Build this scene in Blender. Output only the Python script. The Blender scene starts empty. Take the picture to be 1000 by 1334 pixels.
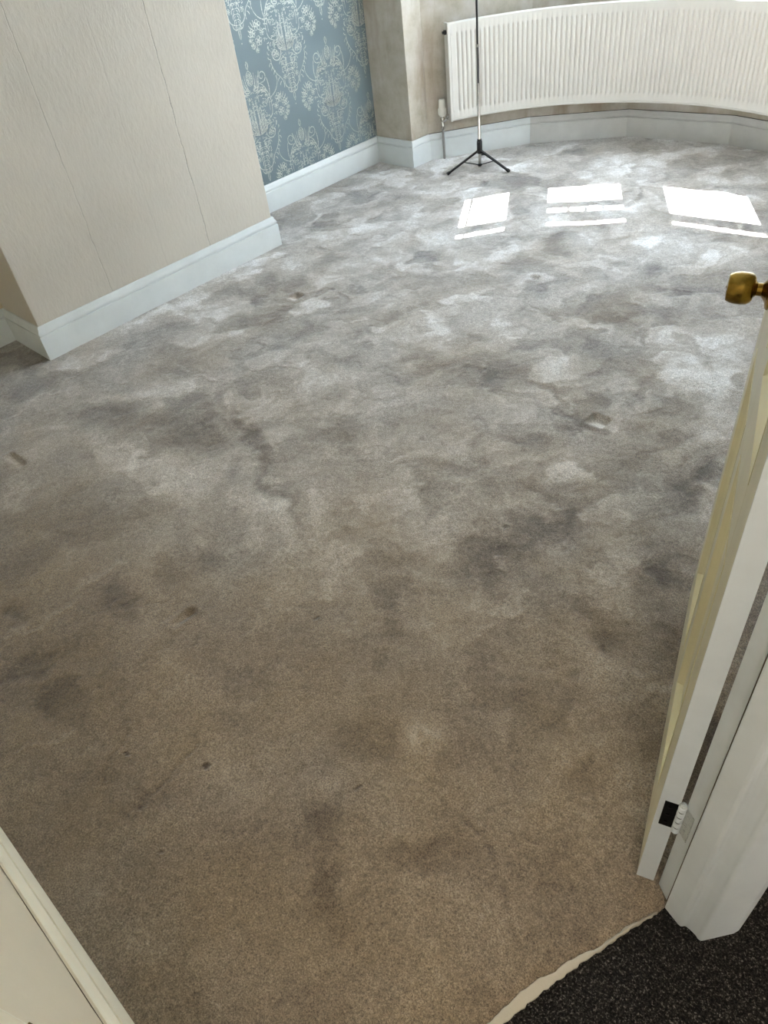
import bpy, bmesh, math, random
import numpy as np
from mathutils import Vector, Matrix

# ------------------------------------------------------------------ camera
scene = bpy.context.scene
cam_data = bpy.data.cameras.new('camera')
cam = bpy.data.objects.new('camera', cam_data)
scene.collection.objects.link(cam)
scene.camera = cam
_R = np.array([[0.7317585489, 0.3987280345, -0.5527615946],
               [0.6725747185, -0.5537324264, 0.4909415933],
               [-0.1103298424, -0.7310241818, -0.6733728324]])
_m = Matrix.Identity(4)
for _i in range(3):
    _m[_i][0] = _R[_i, 0]; _m[_i][1] = -_R[_i, 1]; _m[_i][2] = -_R[_i, 2]
_m[0][3], _m[1][3], _m[2][3] = 0.0, 0.0, 1.55
cam.matrix_world = _m
cam_data.sensor_fit = 'VERTICAL'
cam_data.sensor_height = 24.0
cam_data.lens = 946.0 / 1334.0 * 24.0
cam_data.clip_start = 0.02

# ------------------------------------------------------------------ light
world = bpy.data.worlds.new('world'); scene.world = world
world.use_nodes = True
_bg = world.node_tree.nodes['Background']
_bg.inputs[0].default_value = (0.72, 0.86, 1.0, 1)
_bg.inputs[1].default_value = 9.0
SUN_H = np.array([0.535, -0.845]); SUN_H /= np.linalg.norm(SUN_H)
SUN_T = 1.12
sun_d = bpy.data.lights.new('sun', 'SUN'); sun_d.energy = 60.0; sun_d.angle = 0.006
sun_d.color = (0.97, 0.98, 1.0)
sun = bpy.data.objects.new('sun', sun_d); scene.collection.objects.link(sun)
sun.rotation_euler = Vector((-SUN_H[0], -SUN_H[1], SUN_T)).to_track_quat('Z', 'Y').to_euler()
HALL_POWER = 46.0
ROOM_POWER = 10.0
scene.view_settings.view_transform = 'Standard'
scene.view_settings.look = 'None'
scene.view_settings.gamma = 1.0
scene.view_settings.use_curve_mapping = False
scene.view_settings.exposure = 1.0

# ------------------------------------------------------------------ helpers
C = scene.collection
def srgb(r, g, b):
    def f(c):
        c /= 255.0
        return c / 12.92 if c <= 0.04045 else ((c + 0.055) / 1.055) ** 2.4
    return (f(r), f(g), f(b), 1)

class MB:
    def __init__(s): s.v = []; s.f = []
    def add(s, vs, fs):
        o = len(s.v); s.v += [tuple(map(float, v)) for v in vs]; s.f += [tuple(i + o for i in f) for f in fs]
    def prism(s, poly, z0, z1):
        n = len(poly)
        a = sum(poly[i][0]*poly[(i+1) % n][1]-poly[(i+1) % n][0]*poly[i][1] for i in range(n))
        if a < 0: poly = poly[::-1]
        s.add([(p[0], p[1], z0) for p in poly] + [(p[0], p[1], z1) for p in poly],
              [tuple(range(n))[::-1], tuple(range(n, 2*n))] + [(i, (i+1) % n, (i+1) % n+n, i+n) for i in range(n)])
    def box(s, x0, x1, y0, y1, z0, z1): s.prism([(x0, y0), (x1, y0), (x1, y1), (x0, y1)], z0, z1)
    def obox(s, o, ax, ay, az, a, b, c):
        """box in a local frame: o origin, ax/ay/az unit axes, a,b,c ranges"""
        o, ax, ay, az = map(lambda q: np.array(q, float), (o, ax, ay, az))
        vs = [o+ax*i+ay*j+az*k for k in c for j in b for i in a]
        s.add(vs, [(0, 2, 3, 1), (4, 5, 7, 6), (0, 1, 5, 4), (2, 6, 7, 3), (0, 4, 6, 2), (1, 3, 7, 5)])
    def tube(s, pts, radii, n=12, caps=True):
        pts = [np.array(p, float) for p in pts]
        if not hasattr(radii, '__len__'): radii = [radii]*len(pts)
        rings = []; up = None
        for i, p in enumerate(pts):
            t = pts[min(i+1, len(pts)-1)]-pts[max(i-1, 0)]; t /= np.linalg.norm(t)
            if up is None:
                up = np.array([0, 0, 1.]) if abs(t[2]) < .9 else np.array([1., 0, 0])
            a = np.cross(t, up); a /= np.linalg.norm(a); b = np.cross(a, t); up = b
            rings.append([p+radii[i]*(a*math.cos(2*math.pi*k/n)+b*math.sin(2*math.pi*k/n)) for k in range(n)])
        vs = [v for r in rings for v in r]; fs = []
        for i in range(len(pts)-1):
            for k in range(n):
                fs.append((i*n+k, i*n+(k+1) % n, (i+1)*n+(k+1) % n, (i+1)*n+k))
        if caps: fs += [tuple(range(n))[::-1], tuple(range((len(pts)-1)*n, len(pts)*n))]
        s.add(vs, fs)
    def lathe(s, o, axis, prof, n=32):
        """prof: list of (distance along axis, radius)"""
        o = np.array(o, float); t = np.array(axis, float); t /= np.linalg.norm(t)
        up = np.array([0, 0, 1.]) if abs(t[2]) < .9 else np.array([1., 0, 0])
        a = np.cross(t, up); a /= np.linalg.norm(a); b = np.cross(a, t)
        vs = []; fs = []
        for (h, r) in prof:
            for k in range(n):
                an = 2*math.pi*k/n
                vs.append(o+t*h+max(r, 1e-5)*(a*math.cos(an)+b*math.sin(an)))
        for i in range(len(prof)-1):
            for k in range(n):
                fs.append((i*n+k, i*n+(k+1) % n, (i+1)*n+(k+1) % n, (i+1)*n+k))
        fs += [tuple(range(n))[::-1], tuple(range((len(prof)-1)*n, len(prof)*n))]
        s.add(vs, fs)
    def build(s, name, mat, parent=None, smooth=False, bevel=0, loc=None, fix=True):
        me = bpy.data.meshes.new(name)
        off = np.array(loc if loc is not None else (0, 0, 0), float)
        me.from_pydata([tuple(np.array(v)-off) for v in s.v], [], s.f)
        if fix:
            bm = bmesh.new(); bm.from_mesh(me); bmesh.ops.recalc_face_normals(bm, faces=bm.faces); bm.to_mesh(me); bm.free()
        me.materials.append(mat)
        o = bpy.data.objects.new(name, me); C.objects.link(o)
        o.location = tuple(off)
        if parent is not None:
            o.parent = parent
            o.location = tuple(off-world_loc(parent))
        if smooth:
            for p in me.polygons: p.use_smooth = True
            try: me.set_sharp_from_angle(angle=math.radians(38))
            except Exception: pass
        if bevel:
            b = o.modifiers.new('bevel', 'BEVEL'); b.width = bevel; b.segments = 2; b.limit_method = 'ANGLE'
            b.angle_limit = math.radians(25)
        return o
def world_loc(o):
    l = np.array(o.location, float)
    while o.parent is not None:
        o = o.parent; l = l+np.array(o.location, float)
    return l
def empty(name, loc):
    o = bpy.data.objects.new(name, None); C.objects.link(o); o.location = loc; o.empty_display_size = .1
    return o
def tag(o, label=None, cat=None, group=None, kind=None):
    if label: o['label'] = label
    if cat: o['category'] = cat
    if group: o['group'] = group
    if kind: o['kind'] = kind
    return o
def struct(o, label=None, cat=None):
    return tag(o, label, cat, kind='structure')

# ------------------------------------------------------------------ materials
def new_mat(name, col=(.5, .5, .5, 1), rough=.6, metal=0.0, **kw):
    m = bpy.data.materials.new(name); m.use_nodes = True
    nt = m.node_tree; b = nt.nodes['Principled BSDF']
    b.inputs['Base Color'].default_value = col
    b.inputs['Roughness'].default_value = rough
    b.inputs['Metallic'].default_value = metal
    for k, v in kw.items(): b.inputs[k.replace('_', ' ')].default_value = v
    return m, nt, b
def N(nt, t, **kw):
    n = nt.nodes.new(t)
    for k, v in kw.items():
        if k in ('inputs',):
            for a, c in v.items(): n.inputs[a].default_value = c
        else: setattr(n, k, v)
    return n
def noise(nt, coord, scale, detail=4, rough=.5, dist=0, mapping=None):
    n = N(nt, 'ShaderNodeTexNoise', inputs={'Scale': scale, 'Detail': detail, 'Roughness': rough, 'Distortion': dist})
    if mapping:
        mp = N(nt, 'ShaderNodeMapping'); mp.inputs['Scale'].default_value = mapping
        nt.links.new(coord, mp.inputs[0]); coord = mp.outputs[0]
    nt.links.new(coord, n.inputs['Vector']); return n.outputs['Fac']
def ramp(nt, fac, stops):
    r = N(nt, 'ShaderNodeValToRGB'); el = r.color_ramp.elements
    while len(el) < len(stops): el.new(.5)
    for e, (p, c) in zip(el, stops): e.position = p; e.color = c
    nt.links.new(fac, r.inputs[0]); return r.outputs[0]
def mix(nt, fac, a, b, mode='MIX'):
    n = N(nt, 'ShaderNodeMix', data_type='RGBA', blend_type=mode)
    for sock, v in ((n.inputs[0], fac), (n.inputs[6], a), (n.inputs[7], b)):
        if isinstance(v, bpy.types.NodeSocket): nt.links.new(v, sock)
        else: sock.default_value = v
    return n.outputs[2]
def math_(nt, op, a, b=0.0, clamp=False):
    n = N(nt, 'ShaderNodeMath', operation=op, use_clamp=clamp)
    for sock, v in ((n.inputs[0], a), (n.inputs[1], b)):
        if isinstance(v, bpy.types.NodeSocket): nt.links.new(v, sock)
        else: sock.default_value = v
    return n.outputs[0]
def bump(nt, b, h, strength=.3, dist=.002, prev=None):
    n = N(nt, 'ShaderNodeBump', inputs={'Strength': strength, 'Distance': dist})
    nt.links.new(h, n.inputs['Height'])
    if prev: nt.links.new(prev, n.inputs['Normal'])
    nt.links.new(n.outputs[0], b.inputs['Normal']); return n.outputs[0]
def gpos(nt): return N(nt, 'ShaderNodeNewGeometry').outputs['Position']

def mat_paint(name, col, rough=.4, blot=.06, bmp=.08):
    m, nt, b = new_mat(name, col, rough)
    g = gpos(nt)
    f = noise(nt, g, 7, 5, .6)
    dark = tuple(c*(1-blot) for c in col[:3])+(1,); lite = tuple(min(1, c*(1+blot)) for c in col[:3])+(1,)
    c = ramp(nt, f, [(.35, dark), (.65, lite)])
    nt.links.new(c, b.inputs['Base Color'])
    bump(nt, b, noise(nt, g, 160, 3, .6), bmp, .001)
    return m
M_SKIRT = mat_paint('white_gloss_paint', srgb(220, 225, 225), .35, .04, .08)
M_SKIRT_BAY = mat_paint('greyed_white_paint', srgb(207, 207, 204), .4, .06, .1)
M_FRAME = mat_paint('door_frame_white_paint', srgb(212, 217, 219), .38, .05, .14)
M_CEIL = mat_paint('ceiling_white', srgb(232, 230, 224), .9, .02, .05)
M_RAD = mat_paint('radiator_cream_enamel', srgb(210, 208, 201), .38, .02, .02)
M_UPVC = mat_paint('window_white_plastic', srgb(236, 238, 238), .35, .02, .02)

def mat_wall(name, col, seams=(), seam_axis=1):
    m, nt, b = new_mat(name, col, .85)
    g = gpos(nt)
    big = noise(nt, g, 1.6, 3, .5)
    c = ramp(nt, big, [(.3, tuple(x*.93 for x in col[:3])+(1,)), (.7, tuple(min(1, x*1.05) for x in col[:3])+(1,))])
    fine = noise(nt, g, 55, 6, .65, 0, (1, 1, .45))
    fine2 = noise(nt, g, 9, 4, .6)
    h = math_(nt, 'ADD', fine, math_(nt, 'MULTIPLY', fine2, .8))
    if seams:
        sp = N(nt, 'ShaderNodeSeparateXYZ'); nt.links.new(g, sp.inputs[0])
        wob = math_(nt, 'MULTIPLY', math_(nt, 'SUBTRACT', noise(nt, g, 9, 5, .7), .5), .022)
        y = math_(nt, 'ADD', sp.outputs[seam_axis], wob)
        for (p, w, k) in seams:
            dd = math_(nt, 'ABSOLUTE', math_(nt, 'SUBTRACT', y, p))
            mk = math_(nt, 'SUBTRACT', 1.0, math_(nt, 'DIVIDE', dd, w), True)
            mk = math_(nt, 'MULTIPLY', mk, k)
            mk = math_(nt, 'MULTIPLY', mk, math_(nt, 'SUBTRACT', math_(nt, 'MULTIPLY', noise(nt, g, 11, 4, .7), 2.2), .45), True)
            h = math_(nt, 'SUBTRACT', h, math_(nt, 'MULTIPLY', mk, 2.0))
            c = mix(nt, mk, c, tuple(x*.5 for x in col[:3])+(1,))
    nt.links.new(c, b.inputs['Base Color'])
    bump(nt, b, h, .6, .004)
    return m
M_WALL_WARM = mat_wall('warm_cream_paper', srgb(230, 215, 187))  # yellower cream than the main wall paper
M_SKIRT_NEAR = mat_paint('warm_cream_gloss', srgb(242, 232, 206), .35, .04, .08)  # warmer cream than the other skirting
M_WALL = mat_wall('cream_lining_paper', srgb(208, 201, 188))
M_BREAST = mat_wall('cream_lining_paper_seamed', srgb(208, 201, 189), seams=((1.963, .0035, .9), (1.385, .0035, .5), (1.70, .006, .12)))

def mat_plaster():
    m, nt, b = new_mat('stained_bare_plaster', rough=.8)
    g = gpos(nt)
    f = noise(nt, g, 6, 7, .66, .1)
    c = ramp(nt, f, [(.28, srgb(168, 160, 142)), (.45, srgb(188, 181, 166)), (.6, srgb(200, 194, 184)), (.78, srgb(210, 205, 200))])
    v = noise(nt, g, 8, 4, .6, 0, (1, 1, .25))
    c = mix(nt, math_(nt, 'MULTIPLY', ramp(nt, v, [(.5, (0, 0, 0, 1)), (.75, (1, 1, 1, 1))]), .6), c, srgb(146, 120, 92))
    nt.links.new(c, b.inputs['Base Color'])
    bump(nt, b, noise(nt, g, 30, 5, .6), .25, .004)
    return m
M_PLASTER = mat_plaster()

def mat_bluepaper():
    m, nt, b = new_mat('blue_grey_wallpaper', srgb(118, 134, 139), .5)
    g = gpos(nt)
    c = ramp(nt, noise(nt, g, 3, 3), [(.3, srgb(112, 128, 133)), (.7, srgb(124, 141, 147))])
    nt.links.new(c, b.inputs['Base Color'])
    bump(nt, b, noise(nt, g, 420, 2, .5, 0, (1, 1, .3)), .15, .001)
    return m
M_BLUE = mat_bluepaper()
M_SILVER, _nt, _b = new_mat('silver_damask_print', srgb(205, 210, 202), .42, .35)
_g = gpos(_nt)
_nt.links.new(ramp(_nt, noise(_nt, _g, 120, 3, .7), [(.35, srgb(150, 162, 162)), (.6, srgb(222, 225, 216))]), _b.inputs['Base Color'])
M_GAP, _, _ = new_mat('dark_gap', srgb(38, 32, 26), .9)
M_CRACK, _, _ = new_mat('brown_crack', srgb(112, 98, 78), .9)
M_BLACK, _, _ = new_mat('matt_black_metal', srgb(22, 22, 24), .38, .2)
M_BLACKPL, _, _ = new_mat('black_plastic', srgb(16, 16, 17), .5)
M_CHROME, _, _ = new_mat('chrome_tube', srgb(190, 188, 182), .22, 1.0)
M_GUN, _, _ = new_mat('dark_steel_tube', srgb(92, 92, 92), .3, .9)
def mat_brass():
    m, nt, b = new_mat('aged_brass', srgb(150, 118, 52), .24, 1.0)
    g = gpos(nt)
    c = ramp(nt, noise(nt, g, 60, 4, .6, .5), [(.35, srgb(132, 106, 46)), (.65, srgb(158, 130, 60))])
    nt.links.new(c, b.inputs['Base Color'])
    r = math_(nt, 'ADD', .2, math_(nt, 'MULTIPLY', noise(nt, g, 40, 2), .1))
    nt.links.new(r, b.inputs['Roughness'])
    return m
M_BRASS = mat_brass()
def mat_hinge():
    m, nt, b = new_mat('blackened_hinge_steel', srgb(18, 16, 14), .35, .6)
    g = gpos(nt)
    s = ramp(nt, noise(nt, g, 260, 4, .7, 2.0), [(.66, srgb(16, 15, 14)), (.72, srgb(120, 116, 108))])
    nt.links.new(s, b.inputs['Base Color'])
    return m
M_HINGE = mat_hinge()
def mat_painted_hinge():
    m, nt, b = new_mat('paint_over_hinge', rough=.45)
    g = gpos(nt)
    s = ramp(nt, noise(nt, g, 190, 4, .7, 1.5), [(.36, srgb(70, 72, 70)), (.42, srgb(176, 181, 178)), (.7, srgb(196, 199, 195))])
    nt.links.new(s, b.inputs['Base Color']); bump(nt, b, noise(nt, g, 200, 3), .4, .001)
    return m
M_PHINGE = mat_painted_hinge()
def mat_doorface():
    m, nt, b = new_mat('yellowed_cream_gloss', rough=.3)
    g = gpos(nt)
    f = noise(nt, g, 14, 4, .55, .3, (1, 1, .06))
    c = ramp(nt, f, [(.3, srgb(202, 194, 160)), (.55, srgb(212, 204, 170)), (.75, srgb(222, 212, 176))])
    nt.links.new(c, b.inputs['Base Color']); bump(nt, b, noise(nt, g, 90, 3, .5, 0, (1, 1, .1)), .1, .001)
    return m
M_DOOR = mat_doorface()
M_MOULD = mat_paint('yellow_cream_moulding', srgb(228, 218, 176), .28, .05, .06)

def mat_carpet():
    m, nt, b = new_mat('beige_saxony_carpet', rough=1.0)
    g = gpos(nt)
    nap = N(nt, 'ShaderNodeAttribute', attribute_name='nap').outputs['Fac']
    st = N(nt, 'ShaderNodeAttribute', attribute_name='soil_shade').outputs['Fac']
    mid = math_(nt, 'ADD', math_(nt, 'MULTIPLY', noise(nt, g, 26, 6, .72, 1.6), .55), math_(nt, 'MULTIPLY', noise(nt, g, 75, 4, .7, .8), .45))
    napf = math_(nt, 'ADD', nap, math_(nt, 'MULTIPLY', math_(nt, 'SUBTRACT', mid, .5), 1.35))
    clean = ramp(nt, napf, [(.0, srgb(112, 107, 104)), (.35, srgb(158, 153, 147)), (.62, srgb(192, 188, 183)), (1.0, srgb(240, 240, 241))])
    soil_shade = ramp(nt, napf, [(.0, srgb(80, 68, 56)), (.35, srgb(122, 107, 90)), (.62, srgb(148, 132, 112)), (1.0, srgb(186, 172, 154))])  # brown ramp: traffic soil and the dimmer light near the door, in one colour
    c = mix(nt, st, clean, soil_shade)
    hue = noise(nt, g, 3.2, 3, .5)
    c = mix(nt, ramp(nt, hue, [(.4, (0, 0, 0, 1)), (.65, (.22, .22, .22, 1))]), c, srgb(150, 128, 92), 'MIX')
    gr = noise(nt, g, 270, 3, .75, .4)
    gr2 = noise(nt, g, 620, 2, .6)
    grs = math_(nt, 'ADD', math_(nt, 'MULTIPLY', gr, .6), math_(nt, 'MULTIPLY', gr2, .4))
    grc = ramp(nt, grs, [(.38, (.42, .41, .40, 1)), (.5, (.96, .96, .96, 1)), (.62, (1.55, 1.53, 1.49, 1))])
    c = mix(nt, 1.0, c, grc, 'MULTIPLY')
    nt.links.new(c, b.inputs['Base Color'])
    b.inputs['Sheen Weight'].default_value = .5
    b.inputs['Sheen Roughness'].default_value = .45
    b.inputs['Sheen Tint'].default_value = (.9, .95, 1, 1)
    b.inputs['Specular IOR Level'].default_value = .15
    n1 = bump(nt, b, nap, .5, .012)
    n2 = bump(nt, b, mid, .35, .008, n1)
    bump(nt, b, grs, .7, .004, n2)
    return m
M_CARPET = mat_carpet()
def mat_darkcarpet():
    m, nt, b = new_mat('charcoal_flecked_carpet', rough=1.0)
    g = gpos(nt)
    f = noise(nt, g, 300, 2, .7)
    f2 = noise(nt, g, 160, 2, .6)
    s = math_(nt, 'ADD', math_(nt, 'MULTIPLY', f, .65), math_(nt, 'MULTIPLY', f2, .35))
    c = ramp(nt, s, [(.42, srgb(20, 19, 18)), (.56, srgb(48, 45, 42)), (.66, srgb(120, 114, 106))])
    nt.links.new(c, b.inputs['Base Color'])
    b.inputs['Specular IOR Level'].default_value = .1
    bump(nt, b, s, .9, .006)
    return m
M_DARKC = mat_darkcarpet()
M_BACKING, _nt, _b = new_mat('carpet_backing_edge', srgb(190, 180, 160), .9)
bump(_nt, _b, noise(_nt, gpos(_nt), 180, 4, .7), .6, .003)
def mat_glass():
    m = bpy.data.materials.new('window_glass'); m.use_nodes = True; nt = m.node_tree; nt.nodes.clear()
    o = N(nt, 'ShaderNodeOutputMaterial'); t = N(nt, 'ShaderNodeBsdfTransparent'); gl = N(nt, 'ShaderNodeBsdfGlossy')
    gl.inputs['Roughness'].default_value = .02
    fr = N(nt, 'ShaderNodeFresnel'); fr.inputs[0].default_value = 1.45; mx = N(nt, 'ShaderNodeMixShader')
    nt.links.new(fr.outputs[0], mx.inputs[0]); nt.links.new(t.outputs[0], mx.inputs[1]); nt.links.new(gl.outputs[0], mx.inputs[2])
    nt.links.new(mx.outputs[0], o.inputs[0]); return m
M_GLASS = mat_glass()
def mat_blind():
    m = bpy.data.materials.new('white_blind_fabric'); m.use_nodes = True; nt = m.node_tree; nt.nodes.clear()
    o = N(nt, 'ShaderNodeOutputMaterial'); t = N(nt, 'ShaderNodeBsdfTranslucent'); d = N(nt, 'ShaderNodeBsdfDiffuse')
    t.inputs[0].default_value = (.8, .82, .84, 1); d.inputs[0].default_value = (.8, .8, .8, 1)
    mx = N(nt, 'ShaderNodeMixShader'); mx.inputs[0].default_value = .45
    nt.links.new(t.outputs[0], mx.inputs[1]); nt.links.new(d.outputs[0], mx.inputs[2]); nt.links.new(mx.outputs[0], o.inputs[0]); return m
M_BLIND = mat_blind()

# ------------------------------------------------------------------ room plan (front faces of the skirting, going clockwise)
S = [(-.395, -.176), (-3.55, -.166), (-3.548, .981), (-3.20, .981), (-3.20, 2.396), (-3.622, 2.396), (-3.622, 3.645),
     (-3.319, 3.645), (-3.311, 3.81), (-2.904, 4.331), (-2.404, 4.671), (-1.777, 4.746), (-1.18, 4.62), (-.70, 4.27), (-.42, 3.81),
     (-.41, 3.645), (-.03, 3.645), (-.03, .93), (-.088, .757)]
def offset(poly, d):
    out = []; n = len(poly); P = [np.array(p, float) for p in poly]
    for i in range(n):
        ns = []
        for a, b in ((i-1, i), (i, i+1)):
            if a < 0 or b >= n: continue
            t = P[b]-P[a]; t /= np.linalg.norm(t); ns.append(np.array([-t[1], t[0]]))   # left = outward
        if len(ns) == 1: out.append(P[i]+ns[0]*d)
        else:
            m_ = ns[0]+ns[1]; out.append(P[i]+m_*d/(m_@ns[0]))
    return out
W = offset(S, .02)
ZC = 2.5
# ------------------------------------------------------------------ skirting boards
PROF = [(0.0, 0.0), (0.0, .112), (.001, .1145), (.0060, .1152), (.0066, .1185), (.0030, .1215), (.0022, .127), (.004, .133), (.008, .139),
        (.0105, .145), (.0115, .1515), (.014, .155), (.0195, .155)]
def skirt_run(name, i0, i1, mat, parent=None):
    mb = MB(); offs = [offset(S, d) for d, z in PROF]
    k = len(PROF)
    for i in range(i0, i1):
        vs = []; fs = []
        for e in (i, i+1):
            vs += [(offs[j][e][0], offs[j][e][1], PROF[j][1]) for j in range(k)]
            b = offs[k-1][e]; vs.append((b[0], b[1], 0))
        n = k+1
        fs = [(j, j+1, n+j+1, n+j) for j in range(k)]+[tuple(range(n)), tuple(range(n, 2*n))[::-1]]
        mb.add(vs, fs)
    return mb.build(name, mat, parent, smooth=True)
_bn = struct(skirt_run('baseboard_near', 0, 1, M_SKIRT_NEAR))
struct(skirt_run('baseboard_left', 1, 2, M_SKIRT))
struct(skirt_run('baseboard_chimney', 2, 5, M_SKIRT))
struct(skirt_run('baseboard_alcove', 5, 7, M_SKIRT))
_bb = struct(skirt_run('baseboard_bay', 7, 8, M_SKIRT))
for i in range(8, 15): skirt_run('board', i, i+1, M_SKIRT_BAY if i > 8 else M_SKIRT, _bb)
struct(skirt_run('baseboard_right', 15, 18, M_SKIRT))
# dark crack between the bay skirting and the plaster above it
_g = MB(); _a = offset(S, .0135); _b2 = offset(S, .0195)
for i in range(8, 14):
    _g.add([(*_a[i], .1552), (*_a[i+1], .1552), (*_b2[i+1], .1552), (*_b2[i], .1552),
            (*_a[i], .1562), (*_a[i+1], .1562), (*_b2[i+1], .1562), (*_b2[i], .1562)],
           [(0, 1, 2, 3), (4, 5, 6, 7), (0, 1, 5, 4), (2, 3, 7, 6), (0, 3, 7, 4), (1, 2, 6, 5)])
_g.build('crack', M_GAP, _bb)
_g = MB()
_a = np.array(W[0])+np.array([0, .0016]); _b2 = np.array(W[1])+np.array([0, .0016])
for k in range(60):
    p_ = [_a+(_b2-_a)*s for s in (k/60, (k+1)/60)]; t_ = .0006
    _g.add([(*p_[0], .1552), (*p_[1], .1552), (p_[1][0], p_[1][1]-.001+.0006*math.sin(k*1.7+1.7), .1552), (p_[0][0], p_[0][1]-.001+.0006*math.sin(k*1.7), .1552),
            (*p_[0], .1555+t_), (*p_[1], .1555+t_), (p_[1][0], p_[1][1]-.001+.0006*math.sin(k*1.7+1.7), .1555+t_), (p_[0][0], p_[0][1]-.001+.0006*math.sin(k*1.7), .1555+t_)],
           [(0, 1, 2, 3), (4, 5, 6, 7), (0, 1, 5, 4), (2, 3, 7, 6), (0, 3, 7, 4), (1, 2, 6, 5)])
_g.build('crack', M_CRACK, _bn)

# ------------------------------------------------------------------ walls
WO = offset(S, .22)
def wall_run(name, i0, i1, mat, z0=0.0, z1=ZC, parent=None, wi=W, wo=WO):
    mb = MB()
    for i in range(i0, i1): mb.prism([tuple(wi[i]), tuple(wi[i+1]), tuple(wo[i+1]), tuple(wo[i])], z0, z1)
    return mb.build(name, mat, parent, fix=True)
struct(wall_run('wall_near', 0, 1, M_WALL_WARM))
struct(wall_run('wall_left', 1, 2, M_WALL_WARM))
# chimney breast, a solid block in front of the left wall line
_cb = MB(); _cb.prism([tuple(W[2]), tuple(W[3]), tuple(W[4]), tuple(W[5]), (-3.86, W[5][1]), (-3.86, W[2][1])], 0, ZC)
struct(_cb.build('wall_chimney', M_BREAST, bevel=.004))
wall_alc = MB(); wall_alc.box(-3.86, W[5][0], W[5][1], W[6][1]+.22, 0, ZC)
wall_alc = struct(wall_alc.build('wall_alcove', M_BLUE))
_w = MB(); _w.prism([tuple(W[6]), tuple(W[7]), tuple(W[8]), tuple(WO[8]), (-3.64, 3.9)], 0, ZC)
struct(_w.build('wall_return', M_PLASTER, bevel=.003))
SILL_Z, HEAD_Z = .90, 2.15
bay = struct(wall_run('wall_bay', 8, 14, M_PLASTER, 0, SILL_Z))
wall_run('lintel', 8, 14, M_WALL, HEAD_Z, ZC, bay)
_w = MB(); _w.prism([tuple(W[14]), tuple(W[15]), tuple(W[16]), (.19, 3.665), (.19, 3.9), tuple(WO[14])], 0, ZC)
struct(_w.build('wall_bay_right', M_PLASTER))
_w = MB(); _w.prism([tuple(W[16]), tuple(W[17]), (.12, .95), (.19, .95), (.19, 3.665)], 0, ZC)
struct(_w.build('wall_right', M_WALL))
# doorway wall set at an angle across the corner
DT = np.array([.3207, .9472]); DN = np.array([.9472, -.3207])
H0 = np.array([-.103, .657])
a0 = H0+DT*.035
_w = MB(); _w.prism([tuple(a0), tuple(a0+DN*.105), tuple(a0+DN*.105+DT*1.6), tuple(a0+DN*.0+DT*.30)], 0, ZC)
struct(_w.build('wall_doorway', M_WALL))
_w = MB(); _w.prism([tuple(H0-DT*.83), tuple(H0+DT*.03), tuple(H0+DT*.03+DN*.11), tuple(H0-DT*.83+DN*.11)], 2.03, ZC)
struct(_w.build('wall_over_doorway', M_WALL))
# hall shell
_w = MB(); _w.box(-.42, 1.5, -1.5, -1.4, 0, ZC); _w.box(1.4, 1.5, -1.4, 2.4, 0, ZC); _w.box(.6, 1.4, 2.3, 2.4, 0, ZC)
_w.box(-.52, -.42, -1.5, -.42, 0, ZC)
struct(_w.build('wall_hall', M_WALL))
_w = MB(); _w.prism([(-.62, -.42), (-.42, -.42), (-.27, -.205), (-.391, -.2)], 0, ZC)
struct(_w.build('wall_hall_corner', M_WALL))
_w = MB(); _w.box(-.62, 1.5, -1.5, .95, ZC, ZC+.1); _w.box(.19, 1.5, .95, 2.4, ZC, ZC+.1)
_w.prism([(-.62, -.40), (-.62, .95), (.19, .95), (.19, 3.9), tuple(WO[14]), tuple(WO[13]), tuple(WO[12]), tuple(WO[11]), tuple(WO[10]), tuple(WO[9]), tuple(WO[8]), (-3.64, 3.9), (-3.9, 3.9), (-3.9, -.40)], ZC, ZC+.1)
struct(_w.build('ceiling', M_CEIL))
_w = MB(); _w.box(-3.9, 1.5, -1.5, 5.3, -.16, -.035)
M_SUB = mat_paint('floor_boards_under', srgb(130, 105, 80), .8)
struct(_w.build('floor', M_SUB))

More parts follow.
